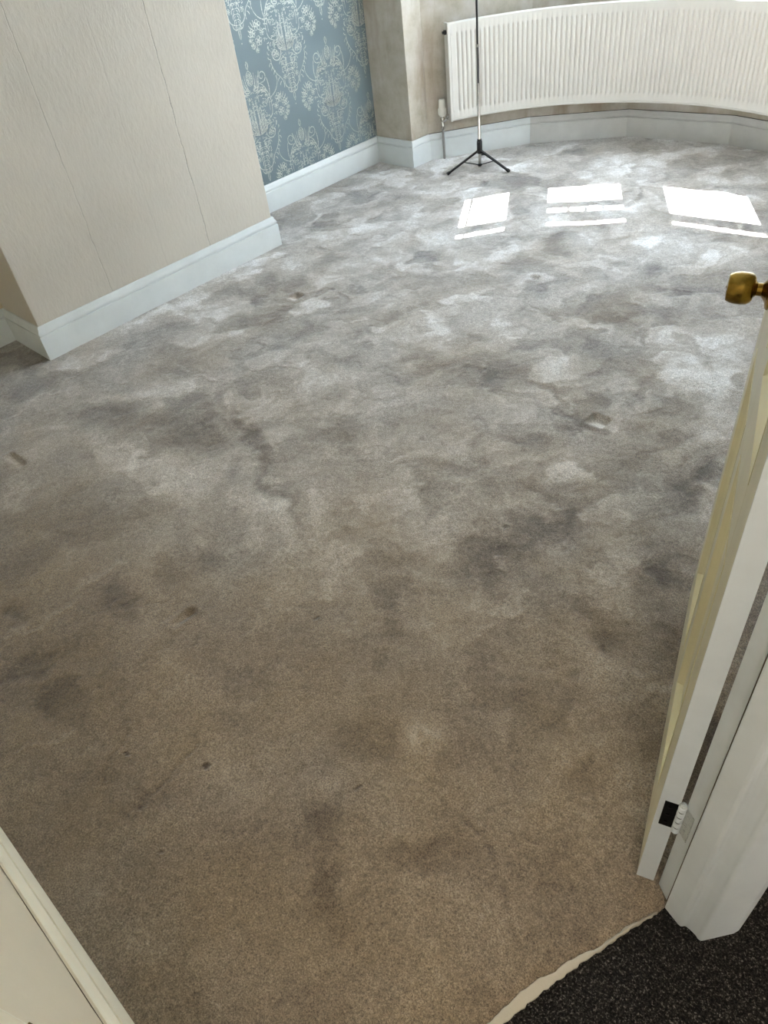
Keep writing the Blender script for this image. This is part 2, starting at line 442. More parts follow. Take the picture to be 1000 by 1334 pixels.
# ------------------------------------------------------------------ bay windows
WIN = {8: [.345, .608, 1.505, None], 9: [.135, .528, 1.30, (1.385, 1.465)], 10: [.107, .548, 1.50, None], 11: [.11, .55, 1.5, None], 12: [.11, .49, 1.5, None], 13: [.06, .43, 1.5, None]}
for n, (i, (u0, u1, zt, slit)) in enumerate(WIN.items()):
    a = np.array(S[i], float); b = np.array(S[i+1], float); u = b-a; L = np.linalg.norm(u); u /= L
    nrm = np.array([-u[1], u[0]]); U = (*u, 0); NN = (*nrm, 0); Z = (0, 0, 1)
    fr = MB(); o = (*a, 0); d = (.10, .112)
    fr.obox(o, U, NN, Z, (-.035, u0), d, (SILL_Z, HEAD_Z)); fr.obox(o, U, NN, Z, (u1, L+.035), d, (SILL_Z, HEAD_Z))
    fr.obox(o, U, NN, Z, (u0, u1), d, (SILL_Z, .93))
    fr.obox(o, U, NN, Z, (u0, u1), d, (zt, (slit[0] if slit else 1.605)))
    if slit:
        fr.obox(o, U, NN, Z, (u0, u1), d, (slit[1], 1.605))
        for q in (.28, .51, .74): fr.obox(o, U, NN, Z, (u0+(u1-u0)*q-.011, u0+(u1-u0)*q+.011), d, slit)
    fr.obox(o, U, NN, Z, (u0, u1), d, (1.665, 1.70)); fr.obox(o, U, NN, Z, (u0, u1), d, (2.11, HEAD_Z))
    w = struct(fr.build('window_%d' % (n+1), M_UPVC))
    gl = MB(); gl.add([a3 for a3 in [tuple(np.array(o)+np.array(U)*uu+np.array(NN)*.106+np.array(Z)*zz) for uu, zz in ((u0, .93), (u1, .93), (u1, 2.11), (u0, 2.11))]], [(0, 1, 2, 3)])
    gl.build('pane', M_GLASS, w, fix=False)
    bl = MB(); bl.obox(o, U, NN, Z, (u0-.01, u1+.01), (.088, .090), (1.655, 2.12)); bl.build('blind', M_BLIND, w)
    si = MB(); si.obox(o, U, NN, Z, (-.02, L+.02), (-.012, .099), (SILL_Z, SILL_Z+.02)); si.build('sill', M_UPVC, w, bevel=.003)
    if i > 8:
        po = MB(); cc = a+nrm*.115; po.tube([(*cc, SILL_Z), (*cc, HEAD_Z)], .035, 12); po.build('mullion', M_UPVC, w)
_po = MB(); _po.prism([tuple(W[8]), tuple(np.array(W[8])+np.array([.02, .03])), (-3.36, 4.02), tuple(WO[8])], SILL_Z, HEAD_Z)
struct(_po.build('trim_bay_left', M_UPVC))

# ------------------------------------------------------------------ damask wallpaper print
def ribbon(mb, pts, w0, w1=None, off=.0):
    """tapered flat stroke in (u, v)"""
    if w1 is None: w1 = w0
    P = [np.array(p, float) for p in pts]; n = len(P); L = []; R_ = []
    for i in range(n):
        t = P[min(i+1, n-1)]-P[max(i-1, 0)]; t /= (np.linalg.norm(t)+1e-9); q = np.array([-t[1], t[0]])
        s = i/(n-1); w = (w0+(w1-w0)*s)*(.35+.65*math.sin(math.pi*min(1, max(0, .12+.76*s))))
        L.append(P[i]+q*w/2); R_.append(P[i]-q*w/2)
    for i in range(n-1): mb.append((L[i], L[i+1], R_[i+1], R_[i]))
def bez(p0, p1, p2, n=7):
    p0, p1, p2 = map(np.array, (p0, p1, p2))
    return [(1-t)**2*p0+2*t*(1-t)*p1+t*t*p2 for t in np.linspace(0, 1, n)]
def spiral(cx, cy, r0, r1, a0_, turns, n=18):
    return [np.array([cx+(r0+(r1-r0)*t)*math.cos(a0_+turns*2*math.pi*t), cy+(r0+(r1-r0)*t)*math.sin(a0_+turns*2*math.pi*t)]) for t in np.linspace(0, 1, n)]
def rosette(q, cx, cy, r, k=5):
    for j in range(k):
        a = 2*math.pi*j/k+.3
        x, y = cx+r*.62*math.cos(a), cy+r*.62*math.sin(a)
        ribbon(q, spiral(x, y, r*.36, r*.34, a, .95, 8), r*.20)
    ribbon(q, spiral(cx, cy, r*.16, r*.02, 0, 1, 6), r*.2)
def motif():
    rnd = random.Random(7); q = []
    st = lambda *a, w=.0045, w1=None: ribbon(q, bez(*a), w, w1)
    # centre finial and palmette
    st((0, -.002), (.014, -.022), (0, -.040)); st((0, -.044), (.036, -.072), (.008, -.118)); st((0, -.055), (.018, -.08), (.003, -.112), w=.004)
    ribbon(q, [(0, -.06), (0, -.075), (0, -.12)], .0035)
    for k in range(5):
        y = -.062-.012*k; st((.004, y-.008), (.012, y), (.018, y+.004), w=.0035)
    for (x, y) in ((.032, -.060), (.048, -.075), (.06, -.105)): st((.012, -.145), (x*.5+.02, y-.055), (x, y), w=.0065, w1=.003)
    # shoulder scroll
    ribbon(q, spiral(.085, -.088, .031, .006, -2.0, 1.35), .0065, .003)
    st((.070, -.060), (.055, -.10), (.040, -.15), w=.006); st((.115, -.10), (.128, -.15), (.118, -.185), w=.005)
    st((.055, -.115), (.085, -.125), (.105, -.165), w=.005)
    # bracket arcs
    for (r, w) in ((0, .0065), (.016, .0045)):
        st((.022+r, -.158), (.135-r, -.118-r), (.118-r, -.262), w=w, w1=.004)
    st((.118, -.262), (.112, -.295), (.080, -.300), w=.005)
    for k in range(6):
        t = k/5; x = .055+.065*t; y = -.145-.10*t; st((x, y), (x+.012, y+.012), (x+.022, y+.002), w=.0045)
    # side stem and blossoms
    st((.118, -.20), (.165, -.19), (.185, -.145), w=.0045); st((.185, -.145), (.195, -.12), (.182, -.108), w=.004)
    for (x, y, r) in ((.175, -.215, .026), (.215, -.245, .022), (.180, -.285, .024), (.222, -.30, .016), (.235, -.275, .012), (.150, -.25, .017), (.20, -.325, .014)): rosette(q, x, y, r)
    for k in range(9):
        a = -1.2+.33*k; cx, cy = .187, -.262
        x, y = cx+.052*math.cos(a), cy+.07*math.sin(a); st((cx+.03*math.cos(a), cy+.045*math.sin(a)), (x, y-.01), (x+.006, y+.004), w=.005)
    # central plume of long petals
    for k in range(5):
        a = .10+.27*k; l = .165-.018*k
        tip = (l*math.sin(a)*.62, -.365+l*math.cos(a)); mid_ = (l*.62*math.sin(a)*1.15+.014, -.365+l*.5*math.cos(a))
        st((.004, -.365), mid_, tip, w=.006, w1=.0045); st((.004, -.35), (mid_[0]-.010, mid_[1]+.012), (tip[0]*.8, tip[1]-.02), w=.004)
        ribbon(q, spiral(tip[0], tip[1]-.006, .008, .002, 0, .9, 7), .0035)
    # lower scrolls
    ribbon(q, spiral(.082, -.365, .046, .008, 1.2, 1.5, 24), .0065, .003); rosette(q, .082, -.365, .020)
    ribbon(q, spiral(.035, -.415, .026, .005, .4, 1.3, 16), .005, .003)
    for k in range(7):
        a = -.4+k*.45; st((.082+.048*math.cos(a), -.365+.048*math.sin(a)), (.082+.062*math.cos(a+.1), -.365+.062*math.sin(a+.1)), (.082+.060*math.cos(a+.3), -.365+.060*math.sin(a+.3)), w=.005)
    st((.125, -.385), (.130, -.43), (.088, -.47), w=.005); st((.088, -.47), (.05, -.50), (.062, -.535), w=.005)
    for k in range(6):
        t = k/5; x = .128-.055*t; y = -.40-.10*t; st((x, y), (x+.013, y-.004), (x+.014, y-.018), w=.0045)
    # bell drop
    for k in range(6):
        y = -.43-.024*k; s = .034-.003*k; st((.002, y), (s, y+.006), (s*.9, y-.022), w=.005); st((.004, y-.008), (s*.5, y-.006), (s*.5, y-.022), w=.0035)
    st((.002, -.55), (.06, -.545), (.052, -.50), w=.005); st((.004, -.565), (.03, -.575), (.036, -.545), w=.0045); st((0, -.56), (.012, -.59), (0, -.615), w=.004)
    rosette(q, .045, -.485, .014)
    ribbon(q, spiral(0, -.632, .003, .001, 0, 1, 6), .004)
    # lacy filling leaves
    for _ in range(150):
        v = -rnd.uniform(.13, .47); wid = (.10 if v > -.18 else .125 if v > -.25 else .14 if v > -.33 else .115 if v > -.40 else .06)
        x = rnd.uniform(.006, wid); a = rnd.uniform(0, 6.28); l = rnd.uniform(.008, .018)
        st((x, v), (x+l*.6*math.cos(a)-.3*l*math.sin(a), v+l*.6*math.sin(a)+.3*l*math.cos(a)), (x+l*math.cos(a), v+l*math.sin(a)), w=rnd.uniform(.0028, .0046))
    full = []
    for f in q:
        full.append(f); full.append(tuple(np.array([-p[0], p[1]]) for p in f[::-1]))
    return full
_mot = motif()
Y0, Z0, UY, VZ = 2.738, .78, .59, .712
cen = []
for r in range(-1, 5):
    for c_ in range(-1, 3):
        cen.append((Y0+UY*c_+(UY/2 if r % 2 else 0), Z0+r*VZ/2))
XW = W[5][0]
for (cy, cz) in cen:
    vs = []; fs = []
    for f in _mot:
        m_ = sum(f)/4
        y, z = cy+m_[0], cz+m_[1]
        if y < W[5][1]+.004 or y > W[6][1]-.004 or z < .157 or z > 1.9: continue
        k = len(vs)
        vs += [(XW+.0006, cy+p[0], cz+p[1]) for p in f]; fs.append((k, k+1, k+2, k+3))
    if len(fs) < 40: continue
    mb = MB(); mb.v = vs; mb.f = fs
    mb.build('damask_motif', M_SILVER, wall_alc, fix=False)

# ------------------------------------------------------------------ fitted beige carpet
GS = .008
gx = np.arange(-3.66, .02, GS); gy = np.arange(-.20, 4.80, GS)
X, Y = np.meshgrid(gx, gy, indexing='ij')
rng = np.random.default_rng(11)
def vnoise(x, y, sc, seed):
    r = np.random.default_rng(seed); G = r.random((256, 256))
    xs = x*sc+37.3; ys = y*sc+81.7; xi = np.floor(xs).astype(int); yi = np.floor(ys).astype(int)
    fx = xs-xi; fy = ys-yi; fx = fx*fx*(3-2*fx); fy = fy*fy*(3-2*fy)
    g_ = lambda a, b: G[a % 256, b % 256]
    return (g_(xi, yi)*(1-fx)+g_(xi+1, yi)*fx)*(1-fy)+(g_(xi, yi+1)*(1-fx)+g_(xi+1, yi+1)*fx)*fy
def fbm(x, y, sc, seed, o=4, g=.5):
    s = 0; a = 1; t = 0
    for k in range(o): s = s+a*vnoise(x, y, sc*2**k, seed+k); t += a; a *= g
    return s/t
# brushed pile: overlapping strokes where the nap leans one way or the other
nap = np.full(X.shape, .45)
wx = (fbm(X, Y, 6, 100, 5)-.5)*.17+(fbm(X, Y, 24, 110, 3)-.5)*.04; wy = (fbm(X, Y, 6, 200, 5)-.5)*.17+(fbm(X, Y, 24, 210, 3)-.5)*.04
XW_, YW_ = X+wx, Y+wy
for k in range(3400):
    cx, cy = rng.uniform(-3.66, .02), rng.uniform(-.2, 4.8)
    far = np.clip((cy+.4)/2.2, 0, 1)
    if far < .7 and rng.random() > .35+far*.6: continue
    L_ = rng.uniform(.04, .17)*(1.35 if far < .5 else 1); w_ = L_*rng.uniform(.3, .75); an = rng.normal(.95, .75)
    tone = np.clip(rng.normal(.5, .28 if far > .5 else .17), .08, 1.0); al = rng.uniform(.25, .8)*(1 if far > .5 else .55)
    r_ = L_*1.5+.06
    i0, i1 = np.searchsorted(gx, (cx-r_, cx+r_)); j0, j1 = np.searchsorted(gy, (cy-r_, cy+r_))
    if i1 <= i0 or j1 <= j0: continue
    sl = (slice(i0, i1), slice(j0, j1)); dx = XW_[sl]-cx; dy = YW_[sl]-cy
    a_ = (dx*math.cos(an)+dy*math.sin(an))/L_; b_ = (-dx*math.sin(an)+dy*math.cos(an))/w_
    b_ = b_+a_*a_*rng.uniform(-.6, .6)
    d_ = np.sqrt(a_*a_+b_*b_)
    soft = .12 if far > .4 else .3
    m_ = np.clip((1-d_)/soft, 0, 1)*np.clip(.55+.5*a_*(1 if rng.random() > .5 else -1), .05, 1)*al
    nap[sl] = nap[sl]*(1-m_)+tone*m_
nap = .75*nap+.5*(fbm(XW_, YW_, 9, 300, 5, .6)-.5)+.12
big = fbm(X, Y, 1.7, 400, 3)
nap += (big-.5)*.30
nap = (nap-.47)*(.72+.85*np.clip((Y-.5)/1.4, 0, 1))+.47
print('nap', nap.mean(), nap.std())
BLOBS=[[-0.88,0.718,0.028,0.022,0.024,-0.027,-0.5],[-0.928,0.824,0.05,0.038,0.052,-0.059,-0.45],[-0.53,1.172,0.053,0.024,0.029,-0.068,-0.75],[-0.498,0.971,0.02,0.016,0.011,-0.017,-0.5],[-0.585,0.932,0.021,0.016,0.012,-0.017,-0.45],[-0.332,0.778,0.056,0.004,0.004,-0.041,-0.55],[-0.379,0.879,0.054,0.043,0.023,-0.038,-0.35],[-1.636,0.121,0.042,0.088,0.053,-0.013,-0.5],[-1.455,0.1,0.075,0.06,0.065,-0.036,-0.6],[-1.11,0.478,0.071,0.056,0.048,-0.041,-0.3],[-1.876,1.106,0.021,0.035,0.204,-0.123,-0.7],[-1.562,0.976,0.153,-0.01,0.016,-0.042,-0.5],[-2.112,1.028,0.152,0.103,0.141,-0.105,-0.45],[-2.519,0.903,0.25,0.167,0.097,-0.06,-0.5],[-2.071,0.565,0.109,0.182,0.171,-0.069,-0.5],[-1.616,0.593,0.036,0.12,0.083,-0.029,-0.6],[-1.644,0.362,0.092,0.028,0.033,-0.037,-0.5],[-1.883,0.162,0.05,0.038,0.053,-0.026,-0.5],[-0.768,0.514,0.079,0.064,0.055,-0.058,-0.45],[-0.702,0.275,0.023,0.028,0.099,-0.065,-0.35],[-0.582,0.206,0.042,0.036,0.057,-0.056,-0.4],[-0.484,0.416,0.07,0.013,0.009,-0.054,-0.4],[-0.878,1.219,0.01,0.132,0.064,-0.027,-0.35],[-1.127,1.075,0.034,0.025,0.054,-0.062,-0.3],[-1.504,2.013,0.127,0.08,0.047,-0.064,-0.4],[-1.059,1.578,0.029,0.13,0.054,-0.039,-0.3],[-0.909,1.564,0.035,0.025,0.02,-0.032,-0.5],[-1.438,2.022,0.15,0.095,0.052,-0.072,-0.4],[-0.671,1.768,0.082,0.167,0.114,-0.135,-0.25],[-1.557,1.46,0.14,0.095,0.063,-0.069,-0.3],[-2.221,1.355,0.166,0.107,0.067,-0.056,-0.3],[-1.871,1.537,0.104,0.067,0.054,-0.054,-0.3],[-2.592,1.753,0.145,0.087,0.069,-0.058,-0.4],[-3.356,0.883,0.205,0.129,0.098,-0.048,-0.5],[-0.326,0.414,0.03,0.025,0.022,-0.029,0.25],[-1.517,0.853,0.1,0.021,0.078,-0.113,0.6],[-0.678,0.613,0.062,0.033,0.048,-0.079,0.5],[-2.307,0.772,0.212,0.042,0.068,-0.067,0.6],[-2.036,0.811,0.048,0.033,0.111,-0.076,0.5],[-0.638,2.071,0.067,0.046,0.025,-0.055,0.5],[-0.531,1.684,0.042,0.03,0.027,-0.056,0.5],[-0.725,1.872,0.048,0.1,0.034,-0.041,0.3],[-1.258,1.504,0.065,0.044,0.052,-0.066,0.4],[-1.024,1.151,0.078,0.057,0.073,-0.091,0.35],[-2.56,1.611,0.141,0.086,0.066,-0.054,0.5],[-1.963,1.477,0.068,0.045,0.08,-0.076,0.5],[-3.561,1.569,0.079,0.045,0.05,-0.031,0.4],[-3.088,1.051,0.106,0.205,0.063,-0.027,0.6],[-3.125,1.63,0.025,0.362,0.063,-0.029,0.6],[-3.18,2.014,0.081,0.325,0.085,-0.049,0.5],[-3.261,3.437,0.111,0.049,0.065,-0.073,0.8],[-3.451,3.427,0.096,0.042,0.06,-0.064,0.6],[-2.233,2.176,0.189,0.11,0.082,-0.089,0.5],[-2.17,1.811,0.176,0.108,0.085,-0.084,0.4],[-1.705,2.284,0.138,0.029,0.048,-0.078,0.5],[-1.468,2.278,0.131,0.08,0.041,-0.061,0.3],[-1.933,2.147,0.116,0.07,0.061,-0.073,0.4],[-0.853,1.711,0.036,0.144,0.054,-0.045,0.25],[-1.892,1.601,0.105,0.068,0.047,-0.048,0.3],[-1.291,0.335,0.084,0.066,0.053,-0.038,0.3],[-1.938,0.293,0.014,0.13,0.075,-0.013,0.4],[-2.587,1.018,0.173,0.113,0.061,-0.039,0.4],[-2.007,1.275,0.103,0.068,0.055,-0.048,0.3],[-1.046,2.146,0.137,0.088,0.035,-0.062,0.3],[-0.868,2.383,0.08,0.179,0.059,-0.08,0.25],[-2.518,4.354,0.132,0.053,0.046,-0.076,-0.3],[-2.713,3.968,0.22,0.093,0.048,-0.069,0.4],[-2.029,4.4,0.24,0.099,0.043,-0.084,0.3],[-2.912,3.317,0.17,0.079,0.064,-0.077,0.4],[-1.336,3.356,0.24,0.126,0.052,-0.109,0.35],[-1.663,3.086,0.219,0.117,0.052,-0.089,0.3],[-2.813,2.807,0.314,0.159,0.102,-0.111,0.35],[-3.259,2.702,0.255,0.127,0.068,-0.065,-0.3],[-2.659,2.351,0.214,0.118,0.064,-0.064,-0.35],[-2.145,2.633,0.198,0.108,0.063,-0.08,0.3],[-2.431,0.43,0.05,0.035,0.128,-0.062,0.45],[-2.616,3.52,0.164,0.075,0.044,-0.059,0.3]]
STREAKS=[[-0.5,0.018000000000000002,[[-2.065,1.206],[-1.816,1.067],[-1.656,0.98],[-1.425,0.92]]],[0.5,0.009000000000000001,[[-1.808,0.077],[-1.79,0.214],[-1.791,0.344],[-1.798,0.458]]],[-0.5,0.006,[[-1.313,0.228],[-1.247,0.14],[-1.187,0.059]]],[-0.5,0.0072,[[-1.124,0.24],[-1.115,0.143],[-1.089,0.02]]],[0.4,0.009000000000000001,[[-2.555,1.208],[-2.394,1.21],[-2.164,1.171]]],[0.45,0.009000000000000001,[[-1.396,-0.117],[-1.403,-0.053],[-1.362,0.075]]],[0.5,0.009000000000000001,[[-2.92,0.635],[-2.969,0.836],[-2.99,1.113]]],[0.3,0.009000000000000001,[[-0.564,0.511],[-0.445,0.522],[-0.357,0.483],[-0.261,0.451]]],[-0.4,0.009000000000000001,[[-0.552,0.515],[-0.45,0.507],[-0.36,0.461],[-0.27,0.438],[-0.248,0.471]]],[-0.4,0.009000000000000001,[[-0.318,1.102],[-0.326,0.986],[-0.301,0.905],[-0.258,0.82]]],[0.5,0.009000000000000001,[[-2.658,1.321],[-2.463,1.301],[-2.314,1.328]]],[-0.35,0.006,[[-1.656,0.317],[-1.632,0.408],[-1.572,0.491]]],[0.6,0.0072,[[-2.535,3.558],[-2.375,3.554],[-2.221,3.551]]],[-0.4,0.0072,[[-1.56,2.011],[-1.444,2.031],[-1.37,2.131]]],[0.4,0.0072,[[-3.564,1.547],[-3.465,1.555],[-3.274,1.525]]],[0.3,0.0072,[[-0.906,1.9],[-0.855,2.069],[-0.812,2.267]]]]
EDGE_L = [[-0.2314, 0.1969], [-0.2141, 0.2537], [-0.206, 0.2977], [-0.1949, 0.334], [-0.187, 0.3663], [-0.1715, 0.3977], [-0.1606, 0.4267], [-0.135, 0.4772], [-0.1128, 0.5355], [-0.0744, 0.6282]]
EDGE_D = [[-0.2134, 0.2127], [-0.1949, 0.2706], [-0.1834, 0.3127], [-0.1736, 0.3462], [-0.1635, 0.3803], [-0.152, 0.4129], [-0.1424, 0.4442], [-0.1284, 0.4796], [-0.11, 0.5362], [-0.0738, 0.6269]]

BN = .35+1.2*fbm(XW_, YW_, 22, 500, 3)
for (cx, cy, ax_, ay_, bx_, by_, am) in BLOBS:
    det = ax_*by_-bx_*ay_
    if abs(det) < 1e-9: continue
    dx = X+wx-cx; dy = Y+wy-cy
    u_ = (dx*by_-dy*bx_)/det; v_ = (-dx*ay_+dy*ax_)/det
    d_ = np.sqrt(u_*u_+v_*v_)
    m_ = np.clip(1.25-d_, 0, .85)/.85; m_ = m_*m_*(3-2*m_)
    nap += am*(.42 if (cy < 1.5 or am > 0) else .32)*m_*BN
for (am, wd, pts) in STREAKS:
    best = np.full(X.shape, 9.)
    for (p, q) in zip(pts[:-1], pts[1:]):
        p = np.array(p); q = np.array(q); t = q-p; l2 = t@t
        s_ = np.clip(((XW_-p[0])*t[0]+(YW_-p[1])*t[1])/l2, 0, 1)
        best = np.minimum(best, np.hypot(XW_-p[0]-s_*t[0], YW_-p[1]-s_*t[1]))
    nap += am*.34*np.clip(1.3-best/wd, 0, 1)
nap = np.clip(nap, 0, 1)
hz = (fbm(X, Y, 5, 600, 4)-.5)*.008+(nap-.45)*.004
# furniture dents pressed into the pile
for (x0, x1, y0, y1, dp) in ((-1.006, -.946, 1.885, 1.943, .016), (-2.682, -2.632, 1.975, 2.032, .016), (-1.80, -1.765, 2.70, 2.735, .016),
                             (-1.45, -1.432, .43, .50, .007), (-2.66, -2.55, .50, .53, .010), (-2.02, -1.99, 3.60, 3.62, .014)):
    w_ = .006
    e = np.minimum(np.minimum(X-x0, x1-X), np.minimum(Y-y0, y1-Y))
    k = np.clip(e/w_+.5, 0, 1); hz -= dp*1.5*k*np.clip((Y-y0)/(y1-y0)+.1, 0, 1); nap = nap*(1-k)+np.clip(nap+45*(dp-.006), 0, 1)*k  # dent floor painted paler to offset its own shade
    rim = np.exp(-((e+.012)/.010)**2); hz += rim*.003; nap -= rim*.05*(Y > y1-.01)  # far rim shade painted into the nap
# small specks of dirt trodden in
for (sx, sy, sr) in ((-1.015, .225, .006), (-1.13, .70, .004), (-.70, .42, .003), (-1.20, .12, .003), (-.93, .04, .003), (-.93, 1.30, .005)):
    d_ = np.hypot(X-sx, Y-sy); nap = np.where(d_ < sr+.003, 0.0, nap)
nap = np.clip(nap, 0, 1)
soil_shade = np.clip(1.08-.5*np.clip((-1.0-X)/1.5, 0, 1)*np.clip((Y+.1)/.7, 0, 1)-np.clip((Y-.15)/2.7, 0, 1)*.98+(fbm(X, Y, 1.4, 700, 3)-.5)*.7, 0, 1)  # traffic soil plus painted light falloff, darkening from the windows to the doorway
def in_poly(x, y, poly):
    c = np.zeros(x.shape, bool); n = len(poly)
    for i in range(n):
        (x1, y1), (x2, y2) = poly[i], poly[(i+1) % n]
        if y1 == y2: continue
        t = ((y1 > y) != (y2 > y)) & (x < (x2-x1)*(y-y1)/(y2-y1)+x1); c ^= t
    return c
E0 = np.array([-.2141, .2537]); E1 = np.array([-.0744, .6282]); ET = (E1-E0)/np.linalg.norm(E1-E0); EN = np.array([ET[1], -ET[0]])
plan = [tuple(p) for p in offset(S, .010)]
plan = plan[:-1]+[(-.07, .80), (-.03, .70), tuple(E1+ET*.0+EN*.02), tuple(E0-ET*.42+EN*.02)]
inside = in_poly(X+GS/2, Y+GS/2, plan)
def edge_curve(s):   # wobble of the cut edge, metres towards the hall
    return .003*np.sin(s*55)+.002*np.sin(s*131+1)+.0012*np.sin(s*300)
dist = (X-E0[0])*EN[0]+(Y-E0[1])*EN[1]; al_ = (X-E0[0])*ET[0]+(Y-E0[1])*ET[1]
# extra concave bow of the cut edge measured along it
_sL = np.array([((np.array(p)-E0)@ET) for p in EDGE_L]); _dL = np.array([((np.array(p)-E0)@EN) for p in EDGE_L])
bow = np.interp(al_, _sL, _dL)+edge_curve(al_)*.5
over = dist-bow
near_thr = (al_ < .43)
cell_ok = inside & (~near_thr | (over < GS*.6))
VX, VY = X.copy(), Y.copy()
snap = near_thr & (over > -GS*.5) & (over < GS*2.2)
VX[snap] -= (over*EN[0])[snap]; VY[snap] -= (over*EN[1])[snap]
hz = np.where(near_thr, hz*np.clip(-over/.05, 0, 1)-.010*np.exp(np.minimum(over, 0)/.006), hz)
ci, cj = np.nonzero(cell_ok[:-1, :-1])
ny = X.shape[1]
ids = np.stack([ci*ny+cj, (ci+1)*ny+cj, (ci+1)*ny+cj+1, ci*ny+cj+1], 1)
used, inv = np.unique(ids, return_inverse=True); inv = inv.reshape(ids.shape)
co = np.stack([VX.ravel()[used], VY.ravel()[used], hz.ravel()[used]], 1)
def grid_mesh(name, co, quads, mat, attrs):
    me = bpy.data.meshes.new(name)
    me.vertices.add(len(co)); me.vertices.foreach_set('co', co.astype(np.float32).ravel())
    me.loops.add(quads.size); me.loops.foreach_set('vertex_index', quads.astype(np.int32).ravel())
    me.polygons.add(len(quads)); me.polygons.foreach_set('loop_start', np.arange(0, quads.size, 4, dtype=np.int32))
    me.update(calc_edges=True); me.validate()
    me.polygons.foreach_set('use_smooth', np.ones(len(quads), bool))
    for k, v in attrs.items():
        a = me.attributes.new(k, 'FLOAT', 'POINT'); a.data.foreach_set('value', v.astype(np.float32))
    me.materials.append(mat)
    o = bpy.data.objects.new(name, me); C.objects.link(o); return o
carpet = grid_mesh('fitted_carpet', co, inv, M_CARPET, {'nap': nap.ravel()[used], 'soil_shade': soil_shade.ravel()[used]})
tag(carpet, 'worn beige-grey fitted carpet with brushed nap marks and furniture dents covering the room', 'carpet')
# pale backing along the cut edge
bk = MB(); n_ = 90
for k in range(n_):
    vs = []
    for s in (k/n_, (k+1)/n_):
        al = -.30+s*.68
        dl = np.interp(al, _sL, _dL)+float(edge_curve(al))*.5
        _sD = [((np.array(p)-E0)@ET) for p in EDGE_D]; _dD = [((np.array(p)-E0)@EN) for p in EDGE_D]
        dd = np.interp(al, _sD, _dD)
        dd = max(dd, dl+.001)+.0012*math.sin(al*210)+.0008*math.sin(al*470)
        for dv, z in ((dl-.006, -.012), (dl-.001, -.0015), ((dl+dd)/2, .0008), (dd, -.0005), (dd+.001, -.014)):
            p = E0+ET*al+EN*dv; vs.append((p[0], p[1], z))
    bk.add(vs, [(j, j+1, j+6, j+5) for j in range(4)])
bk.build('backing_edge', M_BACKING, carpet, smooth=True)['label'] = 'pale frayed backing strip along the cut edge'

# dark hall carpet
gs = .006
hx = np.arange(-.42, .75, gs); hy = np.arange(-.62, 1.15, gs)
HX, HY = np.meshgrid(hx, hy, indexing='ij')
hd = (HX-E0[0])*EN[0]+(HY-E0[1])*EN[1]; ha = (HX-E0[0])*ET[0]+(HY-E0[1])*ET[1]
hb = np.interp(ha, _sL, _dL)
hh = -.0055+(rng.random(HX.shape)-.5)*.0035
ok = (hd > hb-.012)
ci, cj = np.nonzero(ok[:-1, :-1]); ny = HX.shape[1]
ids = np.stack([ci*ny+cj, (ci+1)*ny+cj, (ci+1)*ny+cj+1, ci*ny+cj+1], 1)
used, inv = np.unique(ids, return_inverse=True); inv = inv.reshape(ids.shape)
hh = np.where(hd < hb+.004, -.012, hh)
hall_c = grid_mesh('hall_carpet', np.stack([HX.ravel()[used], HY.ravel()[used], hh.ravel()[used]], 1), inv, M_DARKC, {})
tag(hall_c, 'charcoal black flecked carpet of the hall beyond the doorway', 'carpet')
_w = MB(); _w.box(.75, 1.4, -1.4, 2.3, -.03, -.003); _w.box(-.42, .75, -1.4, -.62, -.03, -.003); _w.box(.3, .75, 1.15, 2.3, -.03, -.003)
_w.build('carpet_length', M_DARKC, hall_c)
# ------------------------------------------------------------------ curved radiator
RC = np.array([-1.9413, 3.2231]); RR = 1.3708; ZB, ZT = .235, .752
TH0, TH1 = math.radians(152.7), math.radians(31)
rad = empty('radiator', (RC[0], RC[1]+RR, 0))
tag(rad, 'long curved cream panel radiator with vertical flutes fixed round the bay wall', 'radiator')
pitch = math.radians(1.175)
nfl = int((TH0-TH1-.05)/pitch)
def cyl(th, r, z): return (RC[0]+r*math.cos(th), RC[1]+r*math.sin(th), z)
mb = MB()
SUB = 10; t_start = TH0-.028
prof_t = [0, .12, .19, .26, .33, .40, .5, .60, .67, .74, .81, .88]
def dep(f):
    # groove centred on .5
    x = abs(f-.5); return .0085*(.5+.5*math.cos(math.pi*min(1, max(0, x-.06)/.26)))
ths = [(TH0, 0, 0)]
cols = [(TH0, 0.0), (TH0-.0065, 0.0), (TH0-.0078, .003), (TH0-.0091, 0.), (TH0-.02, 0.0)]
for k in range(nfl):
    for f in prof_t: cols.append((t_start-pitch*(k+f), dep(f)))
cols += [(t_start-pitch*nfl, 0.), (TH1+.006, 0.), (TH1, 0.)]
rows = [(ZT, .0, .012), (ZT-.002, 0, .004), (ZT-.006, 0, 0), (ZT-.047, 0, 0), (ZT-.055, .55, 0), (ZT-.064, 1, 0), (ZB+.064, 1, 0), (ZB+.054, .55, 0), (ZB+.046, 0, 0),
        (ZB+.012, 0, 0), (ZB+.0105, 0, .0022), (ZB+.009, 0, 0), (ZB+.003, 0, 0), (ZB, 0, .004)]
vs = []; fs = []; nc = len(cols)
for (z, dm, ro) in rows:
    for (th, d_) in cols: vs.append(cyl(th, RR+d_*dm+ro, z))
for r_ in range(len(rows)-1):
    for c_ in range(nc-1): fs.append((r_*nc+c_, r_*nc+c_+1, (r_+1)*nc+c_+1, (r_+1)*nc+c_))
mb.add(vs, fs); mb.build('front_panel', M_RAD, rad, smooth=True, fix=False)
mb = MB(); k = 60
